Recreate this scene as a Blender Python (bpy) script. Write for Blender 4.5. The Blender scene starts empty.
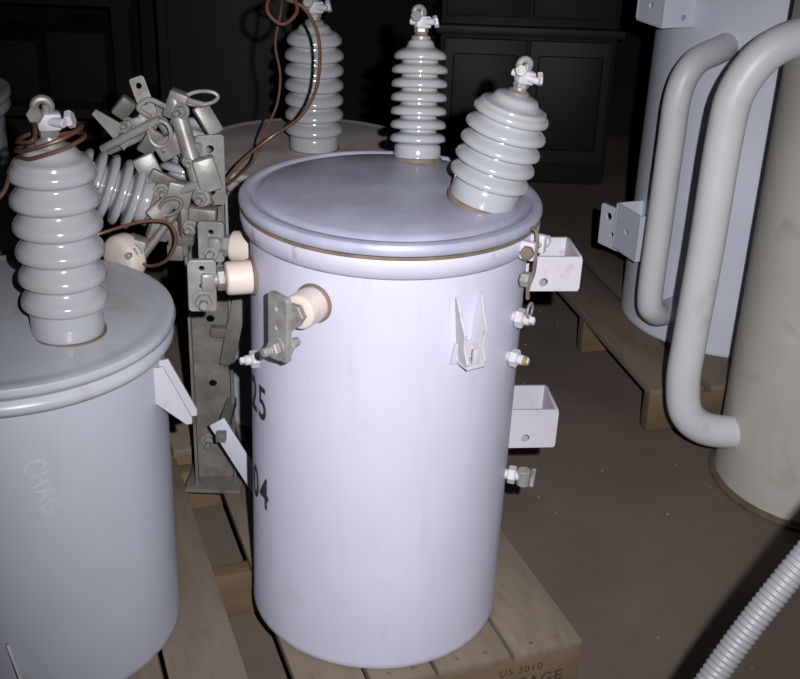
import bpy, bmesh, math, random
from mathutils import Vector, Matrix
random.seed(4)
S=bpy.context.scene
COL=S.collection
try: S.view_settings.view_transform='Standard'
except Exception: pass
rad=math.radians
# ------------------------------------------------------------------ materials
def srgb(r,g,b):
    f=lambda c:(c/255/12.92) if c/255<=0.04045 else ((c/255+0.055)/1.055)**2.4
    return (f(r),f(g),f(b),1)
def mat(name,col,rough=.5,metal=0,var=.15,vscale=4,dirt=None,dthr=(.6,.72),damt=.8,dscale=12,bump=.0,bscale=60,coat=0,spec=.5,stretch=None,scuff=0):
    m=bpy.data.materials.new(name); m.use_nodes=True
    nt=m.node_tree; N=nt.nodes; L=nt.links
    b=N['Principled BSDF']
    b.inputs['Roughness'].default_value=rough; b.inputs['Metallic'].default_value=metal
    b.inputs['Coat Weight'].default_value=coat; b.inputs['Coat Roughness'].default_value=.12
    b.inputs['Specular IOR Level'].default_value=spec
    tc=N.new('ShaderNodeTexCoord'); mp=N.new('ShaderNodeMapping'); L.new(tc.outputs['Object'],mp.inputs[0])
    if stretch: mp.inputs['Scale'].default_value=stretch
    def noise(sc,det=5,dist=0,vec=None):
        n=N.new('ShaderNodeTexNoise'); n.inputs['Scale'].default_value=sc; n.inputs['Detail'].default_value=det; n.inputs['Distortion'].default_value=dist
        L.new((vec or mp).outputs[0],n.inputs['Vector']); return n
    def ramp(src,a,c):
        r=N.new('ShaderNodeValToRGB'); r.color_ramp.elements[0].position=a; r.color_ramp.elements[1].position=c
        L.new(src,r.inputs[0]); return r.outputs[0]
    def mix(f,A,B):
        x=N.new('ShaderNodeMix'); x.data_type='RGBA'; L.new(f,x.inputs[0])
        for i,v in ((6,A),(7,B)):
            if isinstance(v,tuple): x.inputs[i].default_value=v
            else: L.new(v,x.inputs[i])
        return x.outputs[2]
    def mul(src,k):
        mm=N.new('ShaderNodeMath'); mm.operation='MULTIPLY'; mm.inputs[1].default_value=k; L.new(src,mm.inputs[0]); return mm.outputs[0]
    dk=tuple(c*(1-var) for c in col[:3])+(1,); lt=tuple(min(1,c*(1+var*.6)) for c in col[:3])+(1,)
    c=mix(ramp(noise(vscale).outputs[0],.35,.65),dk,lt)
    if dirt:
        c=mix(mul(ramp(noise(dscale,9).outputs[0],*dthr),damt),c,dirt)
    if scuff:   # fine directional scuffs and vertical grime streaks
        mp2=N.new('ShaderNodeMapping'); mp2.inputs['Scale'].default_value=(9,9,.9); L.new(tc.outputs['Object'],mp2.inputs[0])
        c=mix(mul(ramp(noise(5,7,.6,mp2).outputs[0],.58,.74),scuff),c,tuple(x*.72 for x in col[:3])+(1,))
        c=mix(mul(ramp(noise(55,4,2.0).outputs[0],.70,.76),scuff*.8),c,srgb(140,128,128))
    L.new(c,b.inputs['Base Color'])
    if bump:
        bp=N.new('ShaderNodeBump'); bp.inputs['Strength'].default_value=bump; bp.inputs['Distance'].default_value=.004
        L.new(noise(bscale,6).outputs[0],bp.inputs['Height']); L.new(bp.outputs[0],b.inputs['Normal'])
    return m
RUST=srgb(120,78,48)
M_main=mat('paint_lavender',srgb(182,182,204),.46,var=.05,dirt=srgb(156,146,152),dthr=(.62,.8),damt=.3,dscale=9,bump=.05,bscale=25,scuff=.25)
M_mainrim=mat('paint_lavender_worn',srgb(176,175,196),.42,var=.08,dirt=srgb(140,112,95),dthr=(.6,.7),damt=.55,dscale=26,bump=.1)
M_lid=mat('paint_lid',srgb(160,162,186),.33,var=.20,vscale=5,dirt=srgb(118,116,132),dthr=(.45,.72),damt=.55,dscale=7,bump=.08,scuff=.5)
M_left=mat('paint_grey',srgb(164,169,182),.40,var=.05,dirt=srgb(150,140,130),dthr=(.68,.78),damt=.3,dscale=10,bump=.05,bscale=25,scuff=.2)
M_leftlid=mat('paint_grey_lid',srgb(160,165,176),.35,var=.10,dirt=srgb(140,122,105),dthr=(.63,.74),damt=.45,dscale=14,bump=.05,scuff=.3)
M_back=mat('paint_grey_back',srgb(172,178,192),.45,var=.06,dirt=RUST,dthr=(.69,.76),damt=.35,dscale=14)
M_right=mat('paint_pale_blue',srgb(204,210,228),.42,var=.06,dirt=srgb(150,140,140),dthr=(.66,.76),damt=.35,dscale=10,scuff=.2)
M_backlid=mat('paint_grey_back_lid',srgb(164,160,160),.5,var=.14,dirt=srgb(136,114,96),dthr=(.5,.66),damt=.6,dscale=9)
M_beige=mat('paint_beige_grey',srgb(188,185,180),.42,var=.08,dirt=srgb(135,120,105),dthr=(.64,.74),damt=.35,dscale=8,scuff=.25)
M_pipe=mat('paint_pipe',srgb(204,206,214),.42,var=.06,dirt=srgb(140,128,118),dthr=(.6,.75),damt=.3,dscale=14)
M_porc=mat('porcelain_grey',srgb(150,153,160),.14,var=.06,coat=.6,dirt=srgb(152,134,116),dthr=(.58,.74),damt=.5,dscale=10)
M_porcw=mat('porcelain_white',srgb(196,184,180),.25,var=.06,coat=.4,dirt=srgb(160,130,105),dthr=(.6,.75),damt=.5,dscale=22)
M_steel=mat('galvanised_steel',srgb(136,136,136),.42,metal=.2,var=.25,vscale=18,dirt=srgb(104,94,84),dthr=(.5,.7),damt=.6,dscale=30,bump=.2)
M_steeld=mat('weathered_steel',srgb(116,114,111),.5,metal=.2,var=.3,vscale=14,dirt=srgb(84,70,58),dthr=(.52,.7),damt=.6,dscale=22,bump=.25)
M_wpart=mat('paint_fitting',srgb(174,172,184),.5,var=.08,dirt=srgb(140,118,98),dthr=(.6,.72),damt=.5,dscale=30,bump=.1)
M_brass=mat('brass_dirty',srgb(150,128,90),.45,metal=.3,var=.2,vscale=30)
M_copper=mat('copper_wire',srgb(98,68,56),.4,metal=.3,var=.2,vscale=30)
M_black=mat('stencil_black',srgb(44,42,48),.7,var=.3,vscale=40)
M_ink=mat('stencil_faded',srgb(62,52,44),.8,var=.3,vscale=60)
M_chalk=mat('chalk',srgb(172,178,190),.8,var=.1,vscale=60)
M_wood=mat('pallet_wood',srgb(118,106,95),.85,var=.10,vscale=5,dirt=srgb(98,86,75),dthr=(.5,.7),damt=.5,dscale=14,bump=.3,bscale=40,stretch=(4,.8,4))
M_woodd=mat('pallet_wood_dark',srgb(104,86,68),.85,var=.2,vscale=5,bump=.25,bscale=40,stretch=(1,4,4))
M_floor=mat('concrete_floor',srgb(108,97,89),.8,var=.12,vscale=1.6,dirt=srgb(84,74,67),dthr=(.45,.75),damt=.6,dscale=3.5,bump=.25,bscale=60)
M_speck=mat('floor_grit',srgb(140,130,120),.8)
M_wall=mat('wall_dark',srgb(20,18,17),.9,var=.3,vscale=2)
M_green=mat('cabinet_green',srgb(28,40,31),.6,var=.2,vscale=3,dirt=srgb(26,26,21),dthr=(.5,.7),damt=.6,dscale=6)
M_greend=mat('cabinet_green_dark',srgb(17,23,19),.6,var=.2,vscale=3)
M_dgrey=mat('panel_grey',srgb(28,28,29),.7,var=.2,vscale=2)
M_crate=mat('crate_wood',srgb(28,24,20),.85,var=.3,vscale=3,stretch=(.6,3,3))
M_hose=mat('hose_plastic',srgb(110,111,116),.45,var=.06)
M_gask=mat('gasket',srgb(106,92,82),.7,var=.3,vscale=30)
# ------------------------------------------------------------------ mesh helpers
def root(name,loc=(0,0,0),rz=0):
    e=bpy.data.objects.new(name,None); e.empty_display_size=.1
    COL.objects.link(e); e.location=loc; e.rotation_euler=(0,0,rz); return e
def add(name,parent,me,m,M=None,ang=35):
    if M is not None: me.transform(M)
    me.materials.clear(); me.materials.append(m)
    me.shade_smooth(); me.set_sharp_from_angle(angle=rad(ang))
    o=bpy.data.objects.new(name,me); COL.objects.link(o); o.parent=parent; return o
def T(x,y,z): return Matrix.Translation((x,y,z))
def Rx(a): return Matrix.Rotation(rad(a),4,'X')
def Ry(a): return Matrix.Rotation(rad(a),4,'Y')
def Rz(a): return Matrix.Rotation(rad(a),4,'Z')
def tomesh(bm):
    me=bpy.data.meshes.new('m'); bmesh.ops.recalc_face_normals(bm,faces=bm.faces); bm.to_mesh(me); bm.free(); return me
def box(sx,sy,sz,bev=.002,seg=2):
    bm=bmesh.new(); bmesh.ops.create_cube(bm,size=1,matrix=Matrix.Diagonal((sx,sy,sz,1)))
    if bev: bmesh.ops.bevel(bm,geom=bm.edges[:],offset=bev,segments=seg,affect='EDGES',profile=.5)
    return tomesh(bm)
def lathe(prof,seg=64):
    bm=bmesh.new(); rings=[]
    for r,z in prof:
        if r<1e-5: rings.append([bm.verts.new((0,0,z))])
        else: rings.append([bm.verts.new((r*math.cos(2*math.pi*i/seg),r*math.sin(2*math.pi*i/seg),z)) for i in range(seg)])
    for a,b in zip(rings,rings[1:]):
        for i in range(seg):
            j=(i+1)%seg
            if len(a)==1 and len(b)==1: break
            if len(a)==1: bm.faces.new((a[0],b[i],b[j]))
            elif len(b)==1: bm.faces.new((a[i],b[0],a[j]))
            else: bm.faces.new((a[i],a[j],b[j],b[i]))
    return tomesh(bm)
def cyl(r,h,seg=32,bev=.0015,r2=None):
    r2=r if r2 is None else r2
    return lathe([(0,0),(r-bev,0),(r,bev),(r2,h-bev),(r2-bev,h),(0,h)],seg)
def cr(pts,n=6,closed=False):
    P=[Vector(p) for p in pts]; out=[]; k=len(P)
    rng=range(k if closed else k-1)
    for i in rng:
        if closed: p0,p1,p2,p3=P[i-1],P[i],P[(i+1)%k],P[(i+2)%k]
        else:
            p1,p2=P[i],P[i+1]; p0=P[i-1] if i else p1*2-p2; p3=P[i+2] if i+2<k else p2*2-p1
        for s in range(n):
            t=s/n
            out.append(.5*((2*p1)+(p2-p0)*t+(2*p0-5*p1+4*p2-p3)*t*t+(3*p1-p0-3*p2+p3)*t**3))
    if not closed: out.append(P[-1])
    return out
def smoothprof(p,n=4):
    return [(max(v.x,0),v.y) for v in cr([(a,b,0) for a,b in p],n)]
def sweep(pts,ra,rb=None,ref=None,n=8,seg=16,closed=False,rf=None,raw=False):
    rb=ra if rb is None else rb
    P=[Vector(p) for p in pts] if raw else cr(pts,n,closed); k=len(P); bm=bmesh.new(); rings=[]; nrm=None; Ld=0
    for i in range(k):
        if closed: t=(P[(i+1)%k]-P[i-1]).normalized()
        else: t=(P[min(i+1,k-1)]-P[max(i-1,0)]).normalized()
        if i: Ld+=(P[i]-P[i-1]).length
        if ref is not None: a=Vector(ref); a=(a-t*a.dot(t)).normalized()
        else:
            if nrm is None: nrm=t.orthogonal()
            nrm=(nrm-t*nrm.dot(t)).normalized(); a=nrm
        b=t.cross(a); s=rf(Ld) if rf else 1
        rings.append([bm.verts.new(P[i]+a*(ra*s*math.cos(2*math.pi*q/seg))+b*(rb*s*math.sin(2*math.pi*q/seg))) for q in range(seg)])
    pr=list(zip(rings,rings[1:]))
    if closed: pr.append((rings[-1],rings[0]))
    for a,b in pr:
        for q in range(seg):
            w=(q+1)%seg; bm.faces.new((a[q],a[w],b[w],b[q]))
    if not closed: bm.faces.new(rings[0]); bm.faces.new(rings[-1])
    return tomesh(bm)
def plate(outline,holes=(),th=.006,bev=.0008):
    cu=bpy.data.curves.new('c','CURVE'); cu.dimensions='2D'; cu.fill_mode='BOTH'; cu.extrude=th/2-bev; cu.bevel_depth=bev
    def spl(pts):
        s=cu.splines.new('POLY'); s.points.add(len(pts)-1)
        for p,q in zip(s.points,pts): p.co=(q[0],q[1],0,1)
        s.use_cyclic_u=True
    spl(outline)
    for x,y,r in holes: spl([(x+r*math.cos(2*math.pi*i/20),y+r*math.sin(2*math.pi*i/20)) for i in range(20)])
    o=bpy.data.objects.new('tmp',cu); COL.objects.link(o)
    dg=bpy.context.evaluated_depsgraph_get(); me=bpy.data.meshes.new_from_object(o.evaluated_get(dg))
    bpy.data.objects.remove(o); bpy.data.curves.remove(cu); return me
def rrect(w,h,r=.004,cx=0,cy=0):
    out=[]
    for sx,sy,a0 in ((1,1,0),(-1,1,90),(-1,-1,180),(1,-1,270)):
        for k in range(5):
            a=rad(a0+k*22.5); out.append((cx+sx*(w/2-r)+r*math.cos(a),cy+sy*(h/2-r)+r*math.sin(a)))
    return out
def rrect(w,h,r=.004):
    out=[]
    for cx,cy,a0 in ((w/2-r,h/2-r,0),(-w/2+r,h/2-r,90),(-w/2+r,-h/2+r,180),(w/2-r,-h/2+r,270)):
        for k in range(5):
            a=rad(a0+k*22.5); out.append((cx+r*math.cos(a),cy+r*math.sin(a)))
    return out
def textmesh(s,size,off=.012,shear=0):
    cu=bpy.data.curves.new('t','FONT'); cu.body=s; cu.size=size; cu.align_x='CENTER'; cu.align_y='CENTER'; cu.resolution_u=4; cu.space_character=1.15; cu.offset=size*off; cu.shear=shear
    o=bpy.data.objects.new('tmp',cu); COL.objects.link(o)
    dg=bpy.context.evaluated_depsgraph_get(); me=bpy.data.meshes.new_from_object(o.evaluated_get(dg))
    bpy.data.objects.remove(o); return me
def wrapM(me,al,z,R,rot=0,squash=1):
    bm=bmesh.new(); bm.from_mesh(me) if me is not None else None
    return bm
def wrapbm(bm,al,z,R,rot=0,squash=1):
    c,s=math.cos(rad(rot)),math.sin(rad(rot))
    bmesh.ops.subdivide_edges(bm,edges=[e for e in bm.edges if e.calc_length()>.012],cuts=2)
    for v in bm.verts:
        x,y=v.co.x*squash,v.co.y; x,y=x*c-y*s,x*s+y*c
        a=rad(al)+x/R; v.co=(R*math.sin(a),-R*math.cos(a),z+y)
    me2=bpy.data.meshes.new('m'); bm.to_mesh(me2); bm.free(); return me2
def wrap(me,*a,**k):
    bm=bmesh.new(); bm.from_mesh(me); return wrapbm(bm,*a,**k)
def strokes(lines,wd_):   # flat hand-drawn strokes in XY
    bm=bmesh.new()
    for ln in lines:
        P=cr([(x,y,0) for x,y in ln],5); prev=None
        for i,p in enumerate(P):
            t=(P[min(i+1,len(P)-1)]-P[max(i-1,0)]).normalized(); n=Vector((-t.y,t.x,0))*wd_/2*(.7+.4*math.sin(i*1.3)**2)
            cur=(bm.verts.new(p+n),bm.verts.new(p-n))
            if prev: bm.faces.new((prev[0],prev[1],cur[1],cur[0]))
            prev=cur
    return bm
def F(al,z,r):  # frame on tank wall: X tangential right, Y up, Z outward
    a=rad(al)
    return Matrix(((math.cos(a),0,math.sin(a),r*math.sin(a)),(math.sin(a),0,-math.cos(a),-r*math.cos(a)),(0,1,0,z),(0,0,0,1)))
def axisM(loc,direction):
    d=Vector(direction).normalized(); return Matrix.Translation(loc)@d.to_track_quat('Z','Y').to_matrix().to_4x4()
# ------------------------------------------------------------------ components
def bushing(par,M,nm,n=6,R=.068,pitch=.042,core=.76,base=.04,rb=.84,term=True,m=None,ts=1.0,topk=.93):
    rc=R*core; p=[(0,0),(R*rb*.98,0),(R*rb,.003),(R*rb,base*.85),(R*rb*.95,base),(rc,base+.003)]
    z=base+.003
    body=[]
    for i in range(n):
        k=1 if i<n-1 else topk
        q=z+i*pitch
        body+=[(rc,q),(R*.90*k,q+.04*pitch),(R*.985*k,q+.14*pitch),(R*k,q+.28*pitch),(R*.975*k,q+.46*pitch),(R*.89*k,q+.64*pitch),(rc*1.03,q+.80*pitch),(rc*(.99 if i<n-1 else .85),q+.92*pitch)]
    top=z+n*pitch
    body+=[(rc*.74,top+.002),(rc*.62,top+.010),(rc*.3,top+.014)]
    prof=p+smoothprof(body,4)+[(0,top+.014)]
    add(nm+'_porcelain',par,lathe(prof,72),m or M_porc,M,60)
    add(nm+'_gasket',par,lathe([(0,-.004),(R*rb*1.06,-.004),(R*rb*1.06,.003),(R*rb*.9,.005),(0,.005)],48),M_gask,M)
    if term:
        Q=M@T(0,0,top+.012)@Matrix.Scale(ts,4)
        add(nm+'_cap',par,lathe([(0,-.004),(.021,-.004),(.021,.006),(.014,.010),(.012,.016),(0,.016)],24),M_steel,Q)
        add(nm+'_stud',par,cyl(.0065,.05,16),M_steel,Q@T(0,0,.01))
        add(nm+'_nut',par,cyl(.015,.010,6),M_steel,Q@T(0,0,.014))
        add(nm+'_clamp',par,box(.034,.026,.026,.005),M_wpart,Q@T(.002,0,.036)@Rz(20))
        add(nm+'_eye',par,sweep([(.011*math.cos(a*.7854),0,.011*math.sin(a*.7854)) for a in range(8)],.0065,closed=True,n=4,seg=10),M_steel,Q@T(-.006,0,.056)@Rz(20))
        add(nm+'_clamp_bolt',par,cyl(.007,.056,12),M_wpart,Q@T(-.024,.004,.037)@Ry(90)@Rx(20))
        add(nm+'_clamp_head',par,cyl(.013,.010,6),M_wpart,Q@T(.026,.004,.037)@Ry(75))
        add(nm+'_clamp_nut',par,cyl(.012,.010,6),M_steel,Q@T(-.012,-.012,.046)@Rx(70))
    return top
def bolt(par,nm,M,r=.011,m=None):
    m=m or M_steel
    add(nm+'_washer',par,cyl(r*1.35,.003,24,.0005),m,M)
    add(nm+'_nut',par,cyl(r,.010,6),m,M@T(0,0,.003))
    add(nm+'_shank',par,cyl(r*.5,.022,14),m,M@T(0,0,.006))
def lv_bushing(par,nm,al,z,R,plateM,pl=(.04,.10),holes=((0,.03,.006),(0,.0,.006)),boltat=-.032,porc=.028,off=.085):
    M=F(al,z,R-.004)
    add(nm+'_porcelain',par,lathe(smoothprof([(porc*.9,0),(porc*.98,.004),(porc,.02),(porc*.98,.04),(porc*.9,.047),(porc*.6,.049)],3)+[(0,.049)],40),M_porcw,M)
    add(nm+'_ring',par,cyl(porc*1.12,.006,40),M_gask,M@T(0,0,.001))
    add(nm+'_stud',par,cyl(.012,off-.045,20),M_steel,M@T(0,0,.045))
    add(nm+'_locknut',par,cyl(.019,.012,6),M_steel,M@T(0,0,.05))
    P=M@T(0,0,off)@plateM
    add(nm+'_spade',par,plate(rrect(pl[0],pl[1],.005),holes,.010,.0015),M_steel,P)
    add(nm+'_spade_boss',par,box(.028,.030,.022,.005),M_steel,M@T(0,0,off-.008))
    bolt(par,nm+'_bolt',P@T(.002,boltat,.005),.014)
    bolt(par,nm+'_bolt_back',P@T(.002,boltat,-.005)@Rx(180),.014)
def tank(par,R,H,m,name='tank'):
    add(name,par,lathe([(0,.008),(R-.012,.008),(R-.010,0),(R-.002,0),(R,.003),(R,.012),(R-.001,.016),(R-.001,H)],128),m)
def hanger(par,nm,al,z,R,w=.10,d=.075,h=.075,m=None):
    m=m or M_wpart; M=F(al,z,R)
    for s,t in ((-1,'a'),(1,'b')):
        o=[(-.006,-h/2),(d-.004,-h/2),(d,-h/2+.004),(d,h/2-.004),(d-.004,h/2),(-.006,h/2)]
        add(nm+'_side_'+t,par,plate(o,[(d*.3,-h*.25,.008)],.006),m,M@T(s*w/2,0,0)@Ry(-90))
    add(nm+'_face',par,plate(rrect(w,h,.003),[(0,0,.009)],.006),m,M@T(0,0,d-.003))
    add(nm+'_bottom',par,box(w,.005,d,.001),m,M@T(0,-h/2,d/2))
def radiator_loop(par,nm,pts,ra,rb,ref,m):
    add(nm,par,sweep(pts,ra,rb,ref=ref,n=10,seg=28),m,None,60)
# ------------------------------------------------------------------ MAIN TRANSFORMER
R=.2300; H=.785
A=root('pole_transformer',(-.0315,1.793,.1425)); A.rotation_euler=(0,rad(.6),0)
tank(A,R,H-.03,M_main)
add('lid',A,lathe([(.235,H-.012),(.244,H-.010),(.2465,H-.005),(.2465,H+.001),(.243,H+.006),(.236,H+.0085),(.230,H+.0075),(.226,H+.004),(.219,H+.004),(.214,H+.008),(.206,H+.011),(.12,H+.018),(0,H+.021)],128),M_lid)
add('lid_band',A,lathe([(.227,H-.052),(.236,H-.050),(.241,H-.045),(.2445,H-.032),(.2445,H-.022),(.241,H-.014),(.235,H-.010),(.225,H-.010)],128),M_mainrim)
add('lid_seam',A,lathe([(.239,H-.0175),(.2437,H-.017),(.2437,H-.012),(.239,H-.0115)],128),M_gask)
bushing(A,T(.145,-.045,H+.014)@Ry(13.5)@Rx(2),'hv_bushing_a',n=5,R=.064,pitch=.0265,core=.78,base=.032,ts=.8)
bushing(A,T(.042,.185,H+.010)@Ry(-1)@Rx(-12),'hv_bushing_b',n=7,R=.049,pitch=.0235,core=.66,base=.026,ts=.8)
lv_bushing(A,'lv_bushing_a',-28,.678,R,T(-.006,-.010,0)@Ry(-18),pl=(.042,.10))
lv_bushing(A,'lv_bushing_b',-71,.664,R,T(0,-.008,0)@Ry(80),pl=(.042,.085),boltat=-.024)
lv_bushing(A,'lv_bushing_c',-101,.666,R,T(0,.004,0)@Ry(100),pl=(.042,.07),boltat=-.016,holes=((0,.018,.006),))
ML=F(33,.642,R)
add('lifting_lug_back',A,plate([(-.026,-.052),(.026,-.052),(.020,-.02),(.0,-.02),(-.020,-.02)],[],.005),M_wpart,ML@T(0,0,.003))
ear=[(0,-.052),(.030,-.052),(.034,-.042),(.024,-.02),(.028,.005),(.015,.03),(.006,.056),(0,.058)]
for s in (-1,1):
    add('lifting_lug_ear_'+('l' if s<0 else 'r'),A,plate(ear,[],.005),M_wpart,ML@T(s*.016,0,0)@Rz(-s*6)@Ry(-90+s*8))
add('lifting_lug_seat',A,box(.034,.006,.034,.001),M_wpart,ML@T(0,-.05,.017))
add('lifting_lug_tab',A,box(.012,.03,.005,.001),M_wpart,ML@T(0,-.035,.03))
hanger(A,'hanger_top',97,.668,R+.0,w=.09,d=.088,h=.06)
hanger(A,'hanger_low',97,.372,R,w=.09,d=.078,h=.075)
def knob(nm,al,z,m=M_wpart,r=.013,o=0):
    K=F(al,z,R-.002-o)
    add(nm+'_pipe',A,cyl(r*.7,.03,20),m,K); add(nm+'_hex',A,cyl(r*1.25,.014,6,.002),m,K@T(0,0,.006)); add(nm+'_plug',A,cyl(r*.55,.012,4),m,K@T(0,0,.026))
knob('relief_valve',64,.626); knob('oil_plug',62,.558,M_wpart,.012); add('oil_plug_core',A,cyl(.008,.01,16),M_brass,F(62,.558,R+.024))
knob('side_plug',-66,.525,M_wpart,.012,.008)
add('relief_valve_ring',A,sweep([(.012*math.cos(a*.7854),.012*math.sin(a*.7854),0) for a in range(8)],.0022,closed=True,n=4,seg=8),M_steel,F(64,.643,R+.026))
K=F(77,.300,R-.002)
add('drain_valve_pipe',A,cyl(.009,.04,20),M_wpart,K); add('drain_valve_hex',A,cyl(.016,.014,6,.002),M_wpart,K@T(0,0,.006)); add('drain_valve_body',A,cyl(.012,.03,20),M_steel,K@T(0,.014,.034)@Rx(90)); add('drain_valve_handle',A,box(.036,.008,.008,.002),M_steel,K@T(0,.0,.05)@Rz(30))
K=F(61,H-.03,.247)
add('clamp_lug_a',A,box(.012,.03,.024,.003),M_mainrim,K@T(-.018,0,.008)); add('clamp_lug_b',A,box(.012,.03,.024,.003),M_mainrim,K@T(.022,0,.008))
add('clamp_bolt',A,cyl(.005,.085,14),M_wpart,K@T(-.032,0,.012)@Ry(90)); add('clamp_nut',A,cyl(.011,.01,6),M_gask,K@T(-.034,0,.012)@Ry(90)); add('clamp_nut2',A,cyl(.011,.01,6),M_wpart,K@T(.03,0,.012)@Ry(90))
add('ground_clip',A,sweep([(.0,.03,.004),(-.012,.026,.018),(-.014,-.01,.02),(-.006,-.04,.016),(-.012,-.062,.012),(-.004,-.085,.01)],.0032,n=6,seg=8),M_gask,K)
add('ground_nut',A,cyl(.012,.014,6),M_steel,K@T(-.012,-.05,.0))
add('rating_stencil',A,wrap(textmesh('25',.088),-64,.452,R+.0008,squash=.8),M_black,None)
add('serial_stencil',A,wrap(textmesh('04',.088),-63,.28,R+.0008,squash=.8),M_black,None)
# ------------------------------------------------------------------ LEFT TRANSFORMER
def ltank(par,R,H,mb,ml):
    tank(par,R,H-.02,mb)
    add('lid',par,lathe([(R+.002,H-.046),(R+.012,H-.043),(R+.017,H-.035),(R+.015,H-.026),(R+.007,H-.020),(R+.009,H-.016),(R+.018,H-.012),(R+.021,H-.004),(R+.018,H+.004),(R+.008,H+.007),(R-.002,H+.004),(R-.014,H+.006),(R*.5,H+.012),(0,H+.014)],128),ml,None,50)
B=root('pole_transformer.001',(-.637,1.677,.14))
RB=.25; HB=.600
ltank(B,RB,HB,M_left,M_leftlid)
bushing(B,T(.122,-.064,HB+.008),'hv_bushing',n=6,R=.0655,pitch=.040,core=.80,base=.042,topk=.97)
fin=[(0,.062),(.014,.066),(.058,-.022),(.058,-.032),(.05,-.034),(0,.0)]
for s in (-1,1): add('lug_fin_'+('a' if s<0 else 'b'),B,plate(fin,[],.005),M_wpart,F(84,.475,RB-.002)@T(s*.014,0,0)@Ry(-90))
add('lug_web',B,box(.03,.005,.03,.001),M_wpart,F(84,.475,RB)@T(0,.0,.014))
add('lug_fin_low',B,plate(fin,[],.005),M_wpart,F(10,.085,RB-.002)@Rz(10)@Ry(-70))
hand=[[(-.040,.012),(-.050,.016),(-.058,.004),(-.054,-.012),(-.042,-.013)],[(-.034,.017),(-.031,-.014)],[(-.018,.015),(-.016,-.013)],[(-.033,.002),(-.017,.000)],
      [(-.008,-.014),(.002,.016)],[(.002,.016),(.010,-.015)],[(-.004,-.003),(.007,-.002)],[(.034,.010),(.025,.014),(.018,.002),(.023,-.013),(.034,-.010),(.035,-.001)],[(.035,-.001),(.027,-.001)]]
add('chalk_mark',B,wrapbm(strokes(hand,.0026),27,.415,RB+.0006,rot=-76,squash=1.0),M_chalk,None)
# ------------------------------------------------------------------ REAR TRANSFORMERS
C=root('pole_transformer.002',(-.225,2.60,.14))
ltank(C,.25,.63,M_back,M_backlid)
bushing(C,T(.012,-.03,.64),'hv_bushing',n=7,R=.066,pitch=.033,core=.74,base=.034)
D=root('pole_transformer.003',(-1.20,2.62,.0))
ltank(D,.25,.86,M_back,M_backlid)
bushing(D,T(.02,-.03,.87),'hv_bushing',n=6,R=.066,pitch=.04,base=.036)
# ------------------------------------------------------------------ RIGHT BIG TRANSFORMER with cooling pipes
E=root('pole_transformer.004',(.98,3.18,.14))
ltank(E,.315,1.15,M_right,M_backlid)
bushing(E,T(.0,-.03,1.16),'hv_bushing',n=6,R=.066,pitch=.04,base=.036)
radiator_loop(E,'cooling_pipe',[(-.12,-.12,.84),(-.20,-.26,.835),(-.28,-.325,.81),(-.315,-.345,.74),(-.318,-.345,.60),(-.318,-.345,.40),(-.318,-.345,.20),(-.30,-.33,.145),(-.25,-.27,.115),(-.14,-.14,.11)],.034,.034,None,M_pipe)
hanger(E,'hanger_low',-68,.30,.315,w=.12,d=.075,h=.13,m=M_right)
hanger(E,'hanger_top',-68,.915,.315,w=.12,d=.085,h=.09,m=M_right)
add('hanger_low_wing',E,plate(rrect(.085,.12,.006),[(-.01,.03,.012),(.01,-.02,.009)],.008),M_right,F(-68,.285,.388)@T(-.085,0,-.002)@Ry(12))
add('ground_nut',E,cyl(.018,.02,6),M_steel,F(-58,.08,.31))
G=root('pole_transformer.005',(1.057,2.48,0))
ltank(G,.25,1.22,M_beige,M_leftlid)
bushing(G,T(.0,-.03,1.23),'hv_bushing',n=6,R=.066,pitch=.04,base=.036)
add('base_ring',G,lathe([(.24,0),(.262,0),(.264,.006),(.258,.012),(.249,.014)],96),M_gask)
radiator_loop(G,'cooling_pipe',[(-.10,-.03,1.105),(-.22,-.04,1.10),(-.31,-.05,1.065),(-.365,-.055,.985),(-.378,-.056,.88),(-.38,-.056,.62),(-.385,-.056,.40),(-.385,-.056,.29),(-.365,-.054,.205),(-.31,-.048,.16),(-.22,-.04,.15),(-.10,-.03,.15)],.040,.040,(0,1,0),M_pipe)
bolt(G,'plug',F(-40,.78,.249),.016); bolt(G,'plug_b',F(-40,.47,.249),.016)
# ------------------------------------------------------------------ PALLETS
def pallet(name,loc,rz,W,L,edges):
    p=root(name,loc,rz)  # origin = front right top corner at z=.14; local -x across, +y back
    for i,(a,b) in enumerate(edges):
        add('deck_board_%d'%i,p,box(b-a,L+random.uniform(-.006,.006),.02,.002),M_wood,T(-(a+b)/2,L/2,-.0105))
        if i%2==0: add('bottom_board_%d'%i,p,box(b-a,L,.018,.002),M_woodd,T(-(a+b)/2,L/2,-.131))
        for k,yy in enumerate((.022,L-.022)):
            for s in (.3,.7): add('nail_%d_%d_%d'%(i,k,int(s*10)),p,cyl(.004,.001,10,.0003),M_gask,T(-(a+(b-a)*s),yy,-.0007))
    for k,yy in enumerate((.022,L/2,L-.022)):
        add('stringer_%d'%k,p,box(W,.04,.102,.003),M_woodd,T(-W/2,yy,-.071))
    return p
rz=math.atan2(.346,.938)
ed=[(0,.135),(.143,.28),(.288,.40),(.408,.525),(.60,.73),(.74,.88),(.89,1.03),(1.04,1.20)]
P1=pallet('wooden_pallet',(.353,1.664,.14),rz,1.2,.84,ed)
tm=textmesh('HIGH VOLTAGE',.034); add('stencil_text',P1,tm,M_ink,T(-.17,.0012,-.072)@Rx(90))
tm=textmesh('US 3010',.022); add('stencil_text_top',P1,tm,M_ink,T(-.12,.0012,-.040)@Rx(90))
w=Vector((-.938,-.346)); d=Vector((.346,-.938))
q=Vector((.353,1.664))+d*(-.87)+w*(-.12)
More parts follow.
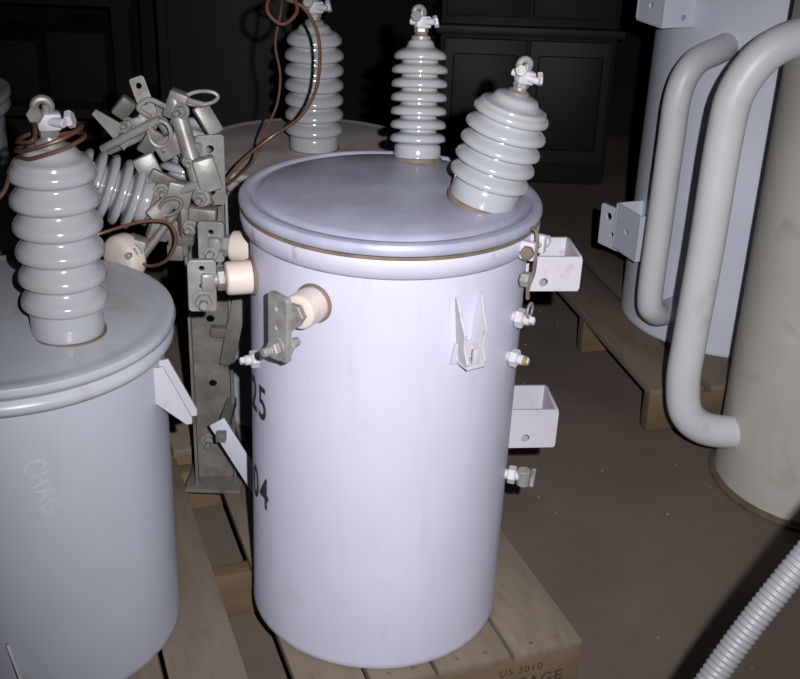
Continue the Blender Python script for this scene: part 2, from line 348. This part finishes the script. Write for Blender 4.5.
P2=pallet('wooden_pallet.001',(q.x,q.y,.14),rz,.9,.8,[(0,.135),(.15,.28),(.295,.42),(.435,.56),(.575,.72),(.735,.9)])
rz2=math.atan2(.236,.971)
P3=pallet('wooden_pallet.002',(.66+.95*.971,2.66+.95*.236,.14),rz2,.95,1.0,[(0,.14),(.16,.30),(.32,.46),(.48,.62),(.64,.78),(.80,.95)])
# ------------------------------------------------------------------ FUSE CUTOUT HARDWARE
Q=root('fused_cutout_assembly',(-.471,2.03,.1405))
zz=.598
def a3(u,v,y=0): return ((u-150)*.00187+(250-v)*.0001,y,zz+(250-v)*.00188)
py=.13
add('channel_web',Q,plate(rrect(.085,.66,.003),[(0,y_,.009) for y_ in (-.22,-.1,.05,.15,.24)],.006),M_steeld,T(.078,py,.339)@Rz(8)@Rx(90))
for s in (-1,1): add('channel_flange_%s'%('l' if s<0 else 'r'),Q,box(.006,.04,.66,.001),M_steeld,T(.078,py,.339)@Rz(8)@T(s*.041,-.019,0))
add('channel_foot',Q,box(.12,.10,.008,.001),M_steeld,T(.078,py-.01,.0045))
add('side_strap',Q,box(.034,.006,.21,.001),M_back,T(.158,-.015,.135)@Ry(-28)@Rz(10))
add('strap_link',Q,box(.02,.16,.02,.002),M_steeld,T(.118,.045,.20))
add('brace_angle',Q,box(.03,.006,.24,.001),M_steeld,T(.14,py-.04,.42)@Ry(12))
add('brace_link',Q,box(.06,.02,.02,.002),M_steeld,T(.112,py-.02,.37))
for k,(x_,z_) in enumerate(((.07,.63),(.05,.60),(.09,.66))): add('cross_arm_%d'%k,Q,box(.03,.2,.03,.003),M_steeld,T(x_,py-.08,z_))
bolt(Q,'channel_bolt',T(.066,py-.006,.10)@Rx(90),.014)
def ins(nm,u,v,y,dirv,n=5,R=.055,p=.028,core=.6,m=None):
    bushing(Q,axisM(a3(u,v,y),dirv),nm,n=n,R=R,pitch=p,core=core,base=.02,rb=.7,term=False,m=m)
ins('cutout_insulator',150,200,-.03,(-1,-.25,.42),n=5,R=.062,p=.024)
ins('cutout_insulator_b',165,215,.08,(.25,.3,1),n=5,R=.045,p=.024)
add('insulator_end',Q,lathe(smoothprof([(.03,0),(.042,.006),(.044,.02),(.042,.034),(.034,.04),(.02,.042)],3)+[(0,.042)],40),M_porcw,axisM(a3(138,247,-.07),(-.6,-.8,.0)))
def rod(nm,p,q2,r,m=M_steel,seg=16): 
    p=Vector(p);q2=Vector(q2); add(nm,Q,cyl(r,(q2-p).length,seg),m,axisM(p,q2-p))
rod('fuse_tube',a3(172,98,-.02),a3(207,196,-.06),.015,M_steel)
rod('fuse_tube_b',a3(140,110,.04),a3(190,170,.0),.011,M_steel)
rod('arm_a',a3(150,200,-.05),a3(205,172,-.06),.009)
rod('arm_b',a3(135,265,-.09),a3(178,205,-.06),.008,M_steeld)
rod('arm_c',a3(104,150,-.03),a3(160,118,-.03),.008)
rod('arm_d',a3(160,150,-.02),a3(215,140,.02),.008,M_steeld)
rod('arm_e',a3(104,160,.02),a3(150,135,.0),.006,M_steel)
for i,(u,v,y,sx,sy,sz,ry) in enumerate([(175,105,-.02,.035,.03,.05,20),(208,165,-.06,.04,.03,.06,-15),(150,118,.0,.05,.012,.03,-35),(128,128,-.01,.07,.012,.02,-20),
     (170,175,-.05,.07,.012,.022,30),(190,150,-.03,.03,.03,.045,10),(205,205,-.06,.05,.03,.028,5),(150,165,-.04,.04,.02,.05,-25),(165,200,-.07,.05,.016,.03,-40),(143,235,-.08,.035,.03,.03,20),
     (120,115,.02,.03,.02,.04,40),(200,125,.03,.03,.02,.06,-30),(182,128,-.03,.055,.01,.018,50),(180,188,-.05,.045,.03,.05,15),(186,215,-.04,.03,.04,.06,0),(170,145,-.01,.06,.03,.04,-30),(150,142,-.02,.03,.012,.05,35),
     (162,222,-.05,.04,.02,.05,20),(178,235,-.03,.035,.03,.07,-5)]):
    add('casting_%d'%i,Q,box(sx,sy,sz,.004),M_steel if i%2 else M_steeld,T(*a3(u,v,y))@Ry(ry)@Rz(15*(i%3)))
for i,(u,v,y,r) in enumerate([(182,108,-.04,.011),(205,185,-.08,.012),(150,125,-.015,.009),(165,182,-.065,.010),(143,238,-.1,.012),(195,215,-.08,.010),(190,155,-.05,.009),(128,265,-.11,.009),(130,125,-.02,.009)]):
    bolt(Q,'bolt_%d'%i,T(*a3(u,v,y))@Rx(90)@Ry(10*(i%4)-15),r)
def ring(nm,u,v,y,rx,rz_,r=.004,m=M_steel,rot=0):
    add(nm,Q,sweep([(rx*math.cos(a*.7854),0,rz_*math.sin(a*.7854)) for a in range(8)],r,closed=True,n=5,seg=10),m,T(*a3(u,v,y))@Ry(rot))
ring('pull_ring',198,98,-.02,.030,.012,.0035,M_steel,-8)
ring('pull_ring_b',160,132,-.03,.02,.024,.004,M_steel)
ring('hinge_ring',175,196,-.075,.022,.014,.004,M_steeld,-30)
add('spade_top',Q,plate(rrect(.026,.07,.005),[(0,.02,.006),(0,-.01,.006)],.006),M_steel,T(*a3(142,100,-.01))@Rx(80)@Rz(20))
add('spade_side',Q,plate(rrect(.05,.13,.006),[(0,.04,.008),(0,0,.008),(0,-.04,.008)],.006),M_steel,T(*a3(208,168,-.02))@Rx(90)@Ry(20))
add('spade_left',Q,plate([(-.02,-.03),(.02,-.03),(.005,.05),(-.005,.05)],[(0,-.01,.006)],.005),M_steel,T(*a3(118,132,-.02))@Rx(90)@Rz(50))
add('cable_tail',Q,sweep([a3(150,118,-.02),a3(140,108,-.03),a3(150,100,-.03),a3(168,106,-.03),a3(176,98,-.03),a3(200,104,-.02)],.005,n=6,seg=8),M_steel)
def w3(u,v,y=0): return ((u-150)*.00187+(250-v)*.0001,y-.03,zz+(250-v)*.00188)
add('lead_wire_a',Q,sweep([w3(330,-2,.55),w3(312,-6,.45),w3(290,2,.3),w3(268,6,.15),w3(254,12,.1),w3(254,24,.08),w3(268,34,.08),w3(280,24,.10),w3(274,10,.12),w3(262,9,.12),w3(268,14,.12),w3(286,22,.12),w3(300,45,.12),w3(304,75,.12),w3(300,105,.12),w3(285,130,.12),w3(258,150,.12),w3(232,170,.08),w3(216,190,.04),w3(208,205,-.01)],.0033,n=10,seg=10),M_copper)
add('lead_wire_b',Q,sweep([w3(200,205,.02),w3(238,182,.15),w3(250,150,.15),w3(262,120,.15),w3(264,90,.15),w3(258,60,.15),w3(262,30,.15),w3(264,12,.13)],.0024,n=10,seg=8),M_copper)
add('lead_wire_c',Q,sweep([w3(92,198,-.22),w3(108,204,-.2),w3(128,198,-.18),w3(158,194,-.14),w3(180,198,-.12),w3(188,214,-.12),w3(180,234,-.12),w3(162,246,-.1),w3(146,250,-.06)],.003,n=10,seg=8),M_copper)
Wc=root('copper_wire',(-.515,1.613,1.035))
pts=[(-.26,-.02,-.10),(-.20,-.05,-.10),(-.12,-.06,-.085),(-.06,-.055,-.05)]
for k in range(16):
    a=rad(200+k*52); pts.append((.052*math.cos(a)*(1-.01*k),.045*math.sin(a),.004+.002*k+.014*math.cos(a)))
pts+=[(-.03,.03,.055)]
add('strand',Wc,sweep(pts,.0032,n=8,seg=8),M_copper)
# ------------------------------------------------------------------ HOSE
Hs=root('corrugated_hose',(.016,0,-.008))
pts=cr([(-.05,.62,.028),(.06,.72,.034),(.17,.84,.28),(.25,.92,.51),(.339,.982,.67),(.432,1.019,.819),(.55,1.06,.98),(.70,1.12,1.06),(.88,1.2,1.0),(1.0,1.28,.75),(1.05,1.32,.4),(1.06,1.34,.02)],150)
add('hose_body',Hs,sweep(pts,.0150,n=1,seg=24,raw=True,rf=lambda s:1+.05*math.sin(2*math.pi*s/.0065)),M_hose,None,80)
# ------------------------------------------------------------------ BACKGROUND
Kb=root('metal_cabinet',(.49,5.1,0))
add('carcass',Kb,box(.74,.5,2.1,.01),M_greend,T(0,0,1.06))
for s in (-1,1):
    add('door_%s'%('l' if s<0 else 'r'),Kb,box(.345,.02,1.30,.008),M_green,T(s*.178,-.255,1.36))
    add('drawer_%s'%('l' if s<0 else 'r'),Kb,box(.345,.02,.52,.008),M_green,T(s*.178,-.255,.36))
    add('drawer_inset_%s'%('l' if s<0 else 'r'),Kb,box(.27,.012,.40,.01),M_greend,T(s*.178,-.266,.36))
    add('handle_%s'%('l' if s<0 else 'r'),Kb,box(.015,.03,.12,.004),M_steeld,T(s*.03,-.275,1.2))
add('ledge',Kb,box(.78,.56,.035,.006),M_green,T(0,-.02,.66))
add('plinth',Kb,box(.70,.46,.05,.004),M_greend,T(0,0,.025))
Ks=root('storage_rack',(-1.90,4.9,0))
for x_ in (-.75,.0,.75):
    for y_ in (-.25,.25): add('post',Ks,box(.07,.07,2.0,.005),M_crate,T(x_,y_,1.0))
for z_ in (.3,.75,1.25,1.8): add('shelf',Ks,box(1.6,.56,.04,.004),M_crate,T(0,0,z_))
for i in range(5): add('stored_plank_%d'%i,Ks,box(.24,.4,.28-.04*(i%2),.006),M_crate,T(-.58+i*.28,0,.47-.02*(i%2)))
for i in range(4): add('stored_box_%d'%i,Ks,box(.3,.4,.3,.006),M_dgrey,T(-.5+i*.35,0,.92))
Ke=root('electrical_panel',(-.66,4.6,0))
add('enclosure',Ke,box(.62,.3,1.5,.01),M_dgrey,T(0,0,.77)); add('door',Ke,box(.54,.02,1.36,.01),M_dgrey,T(0,-.155,.79)); add('plinth',Ke,box(.56,.26,.04,.003),M_steeld,T(0,0,.02)); add('latch',Ke,box(.03,.03,.1,.004),M_steeld,T(.22,-.175,.9))
bm=bmesh.new()
for i in range(170):
    x_,y_=random.uniform(-.2,1.6),random.uniform(1.2,4.4); s=random.uniform(.0015,.0045)
    bmesh.ops.create_icosphere(bm,subdivisions=1,radius=s,matrix=T(x_,y_,s*.3)@Matrix.Diagonal((1,random.uniform(.5,1.4),.5,1)))
gm=tomesh(bm); add('floor_debris',None,gm,M_speck)
def shell(nm,sx,sy,sz,loc,m):
    o=add(nm,None,box(sx,sy,sz,0),m); o.location=loc
shell('floor',7.2,8.2,.1,(0,2.1,-.05),M_floor)
shell('wall_back',7.2,.1,3.4,(0,5.75,1.7),M_wall)
shell('wall_left',.1,8.2,3.4,(-3.55,2.1,1.7),M_wall)
shell('wall_right',.1,8.2,3.4,(3.55,2.1,1.7),M_wall)
shell('wall_front',7.2,.1,3.4,(0,-1.95,1.7),M_wall)
shell('ceiling',7.2,8.2,.1,(0,2.1,3.45),M_wall)
# ------------------------------------------------------------------ CAMERA + FLASH
th=rad(25.3); ro=rad(2.1)
Fv=Vector((0,math.cos(th),-math.sin(th))); U=Vector((0,math.sin(th),math.cos(th))); Rv=Vector((1,0,0))
R2=Rv*math.cos(ro)+U*math.sin(ro); U2=U*math.cos(ro)-Rv*math.sin(ro)
cd=bpy.data.cameras.new('camera'); cd.sensor_width=36; cd.lens=51.75; cd.clip_start=.02
cam=bpy.data.objects.new('camera',cd); COL.objects.link(cam)
Mx=Matrix((R2,U2,-Fv)).transposed().to_4x4(); Mx.translation=(0,0,1.518); cam.matrix_world=Mx
S.camera=cam
ld=bpy.data.lights.new('camera_flash','SPOT'); ld.energy=258; ld.spot_size=rad(64); ld.spot_blend=1; ld.shadow_soft_size=.010; ld.color=(1,.98,.955)
lo=bpy.data.objects.new('camera_flash',ld); COL.objects.link(lo)
Lx=Mx.copy(); Lx.translation=(.085,0,1.575); lo.matrix_world=Lx
wd=bpy.data.worlds.new('world'); S.world=wd; wd.use_nodes=True
wd.node_tree.nodes['Background'].inputs[0].default_value=(.5,.6,.8,1); wd.node_tree.nodes['Background'].inputs[1].default_value=.05
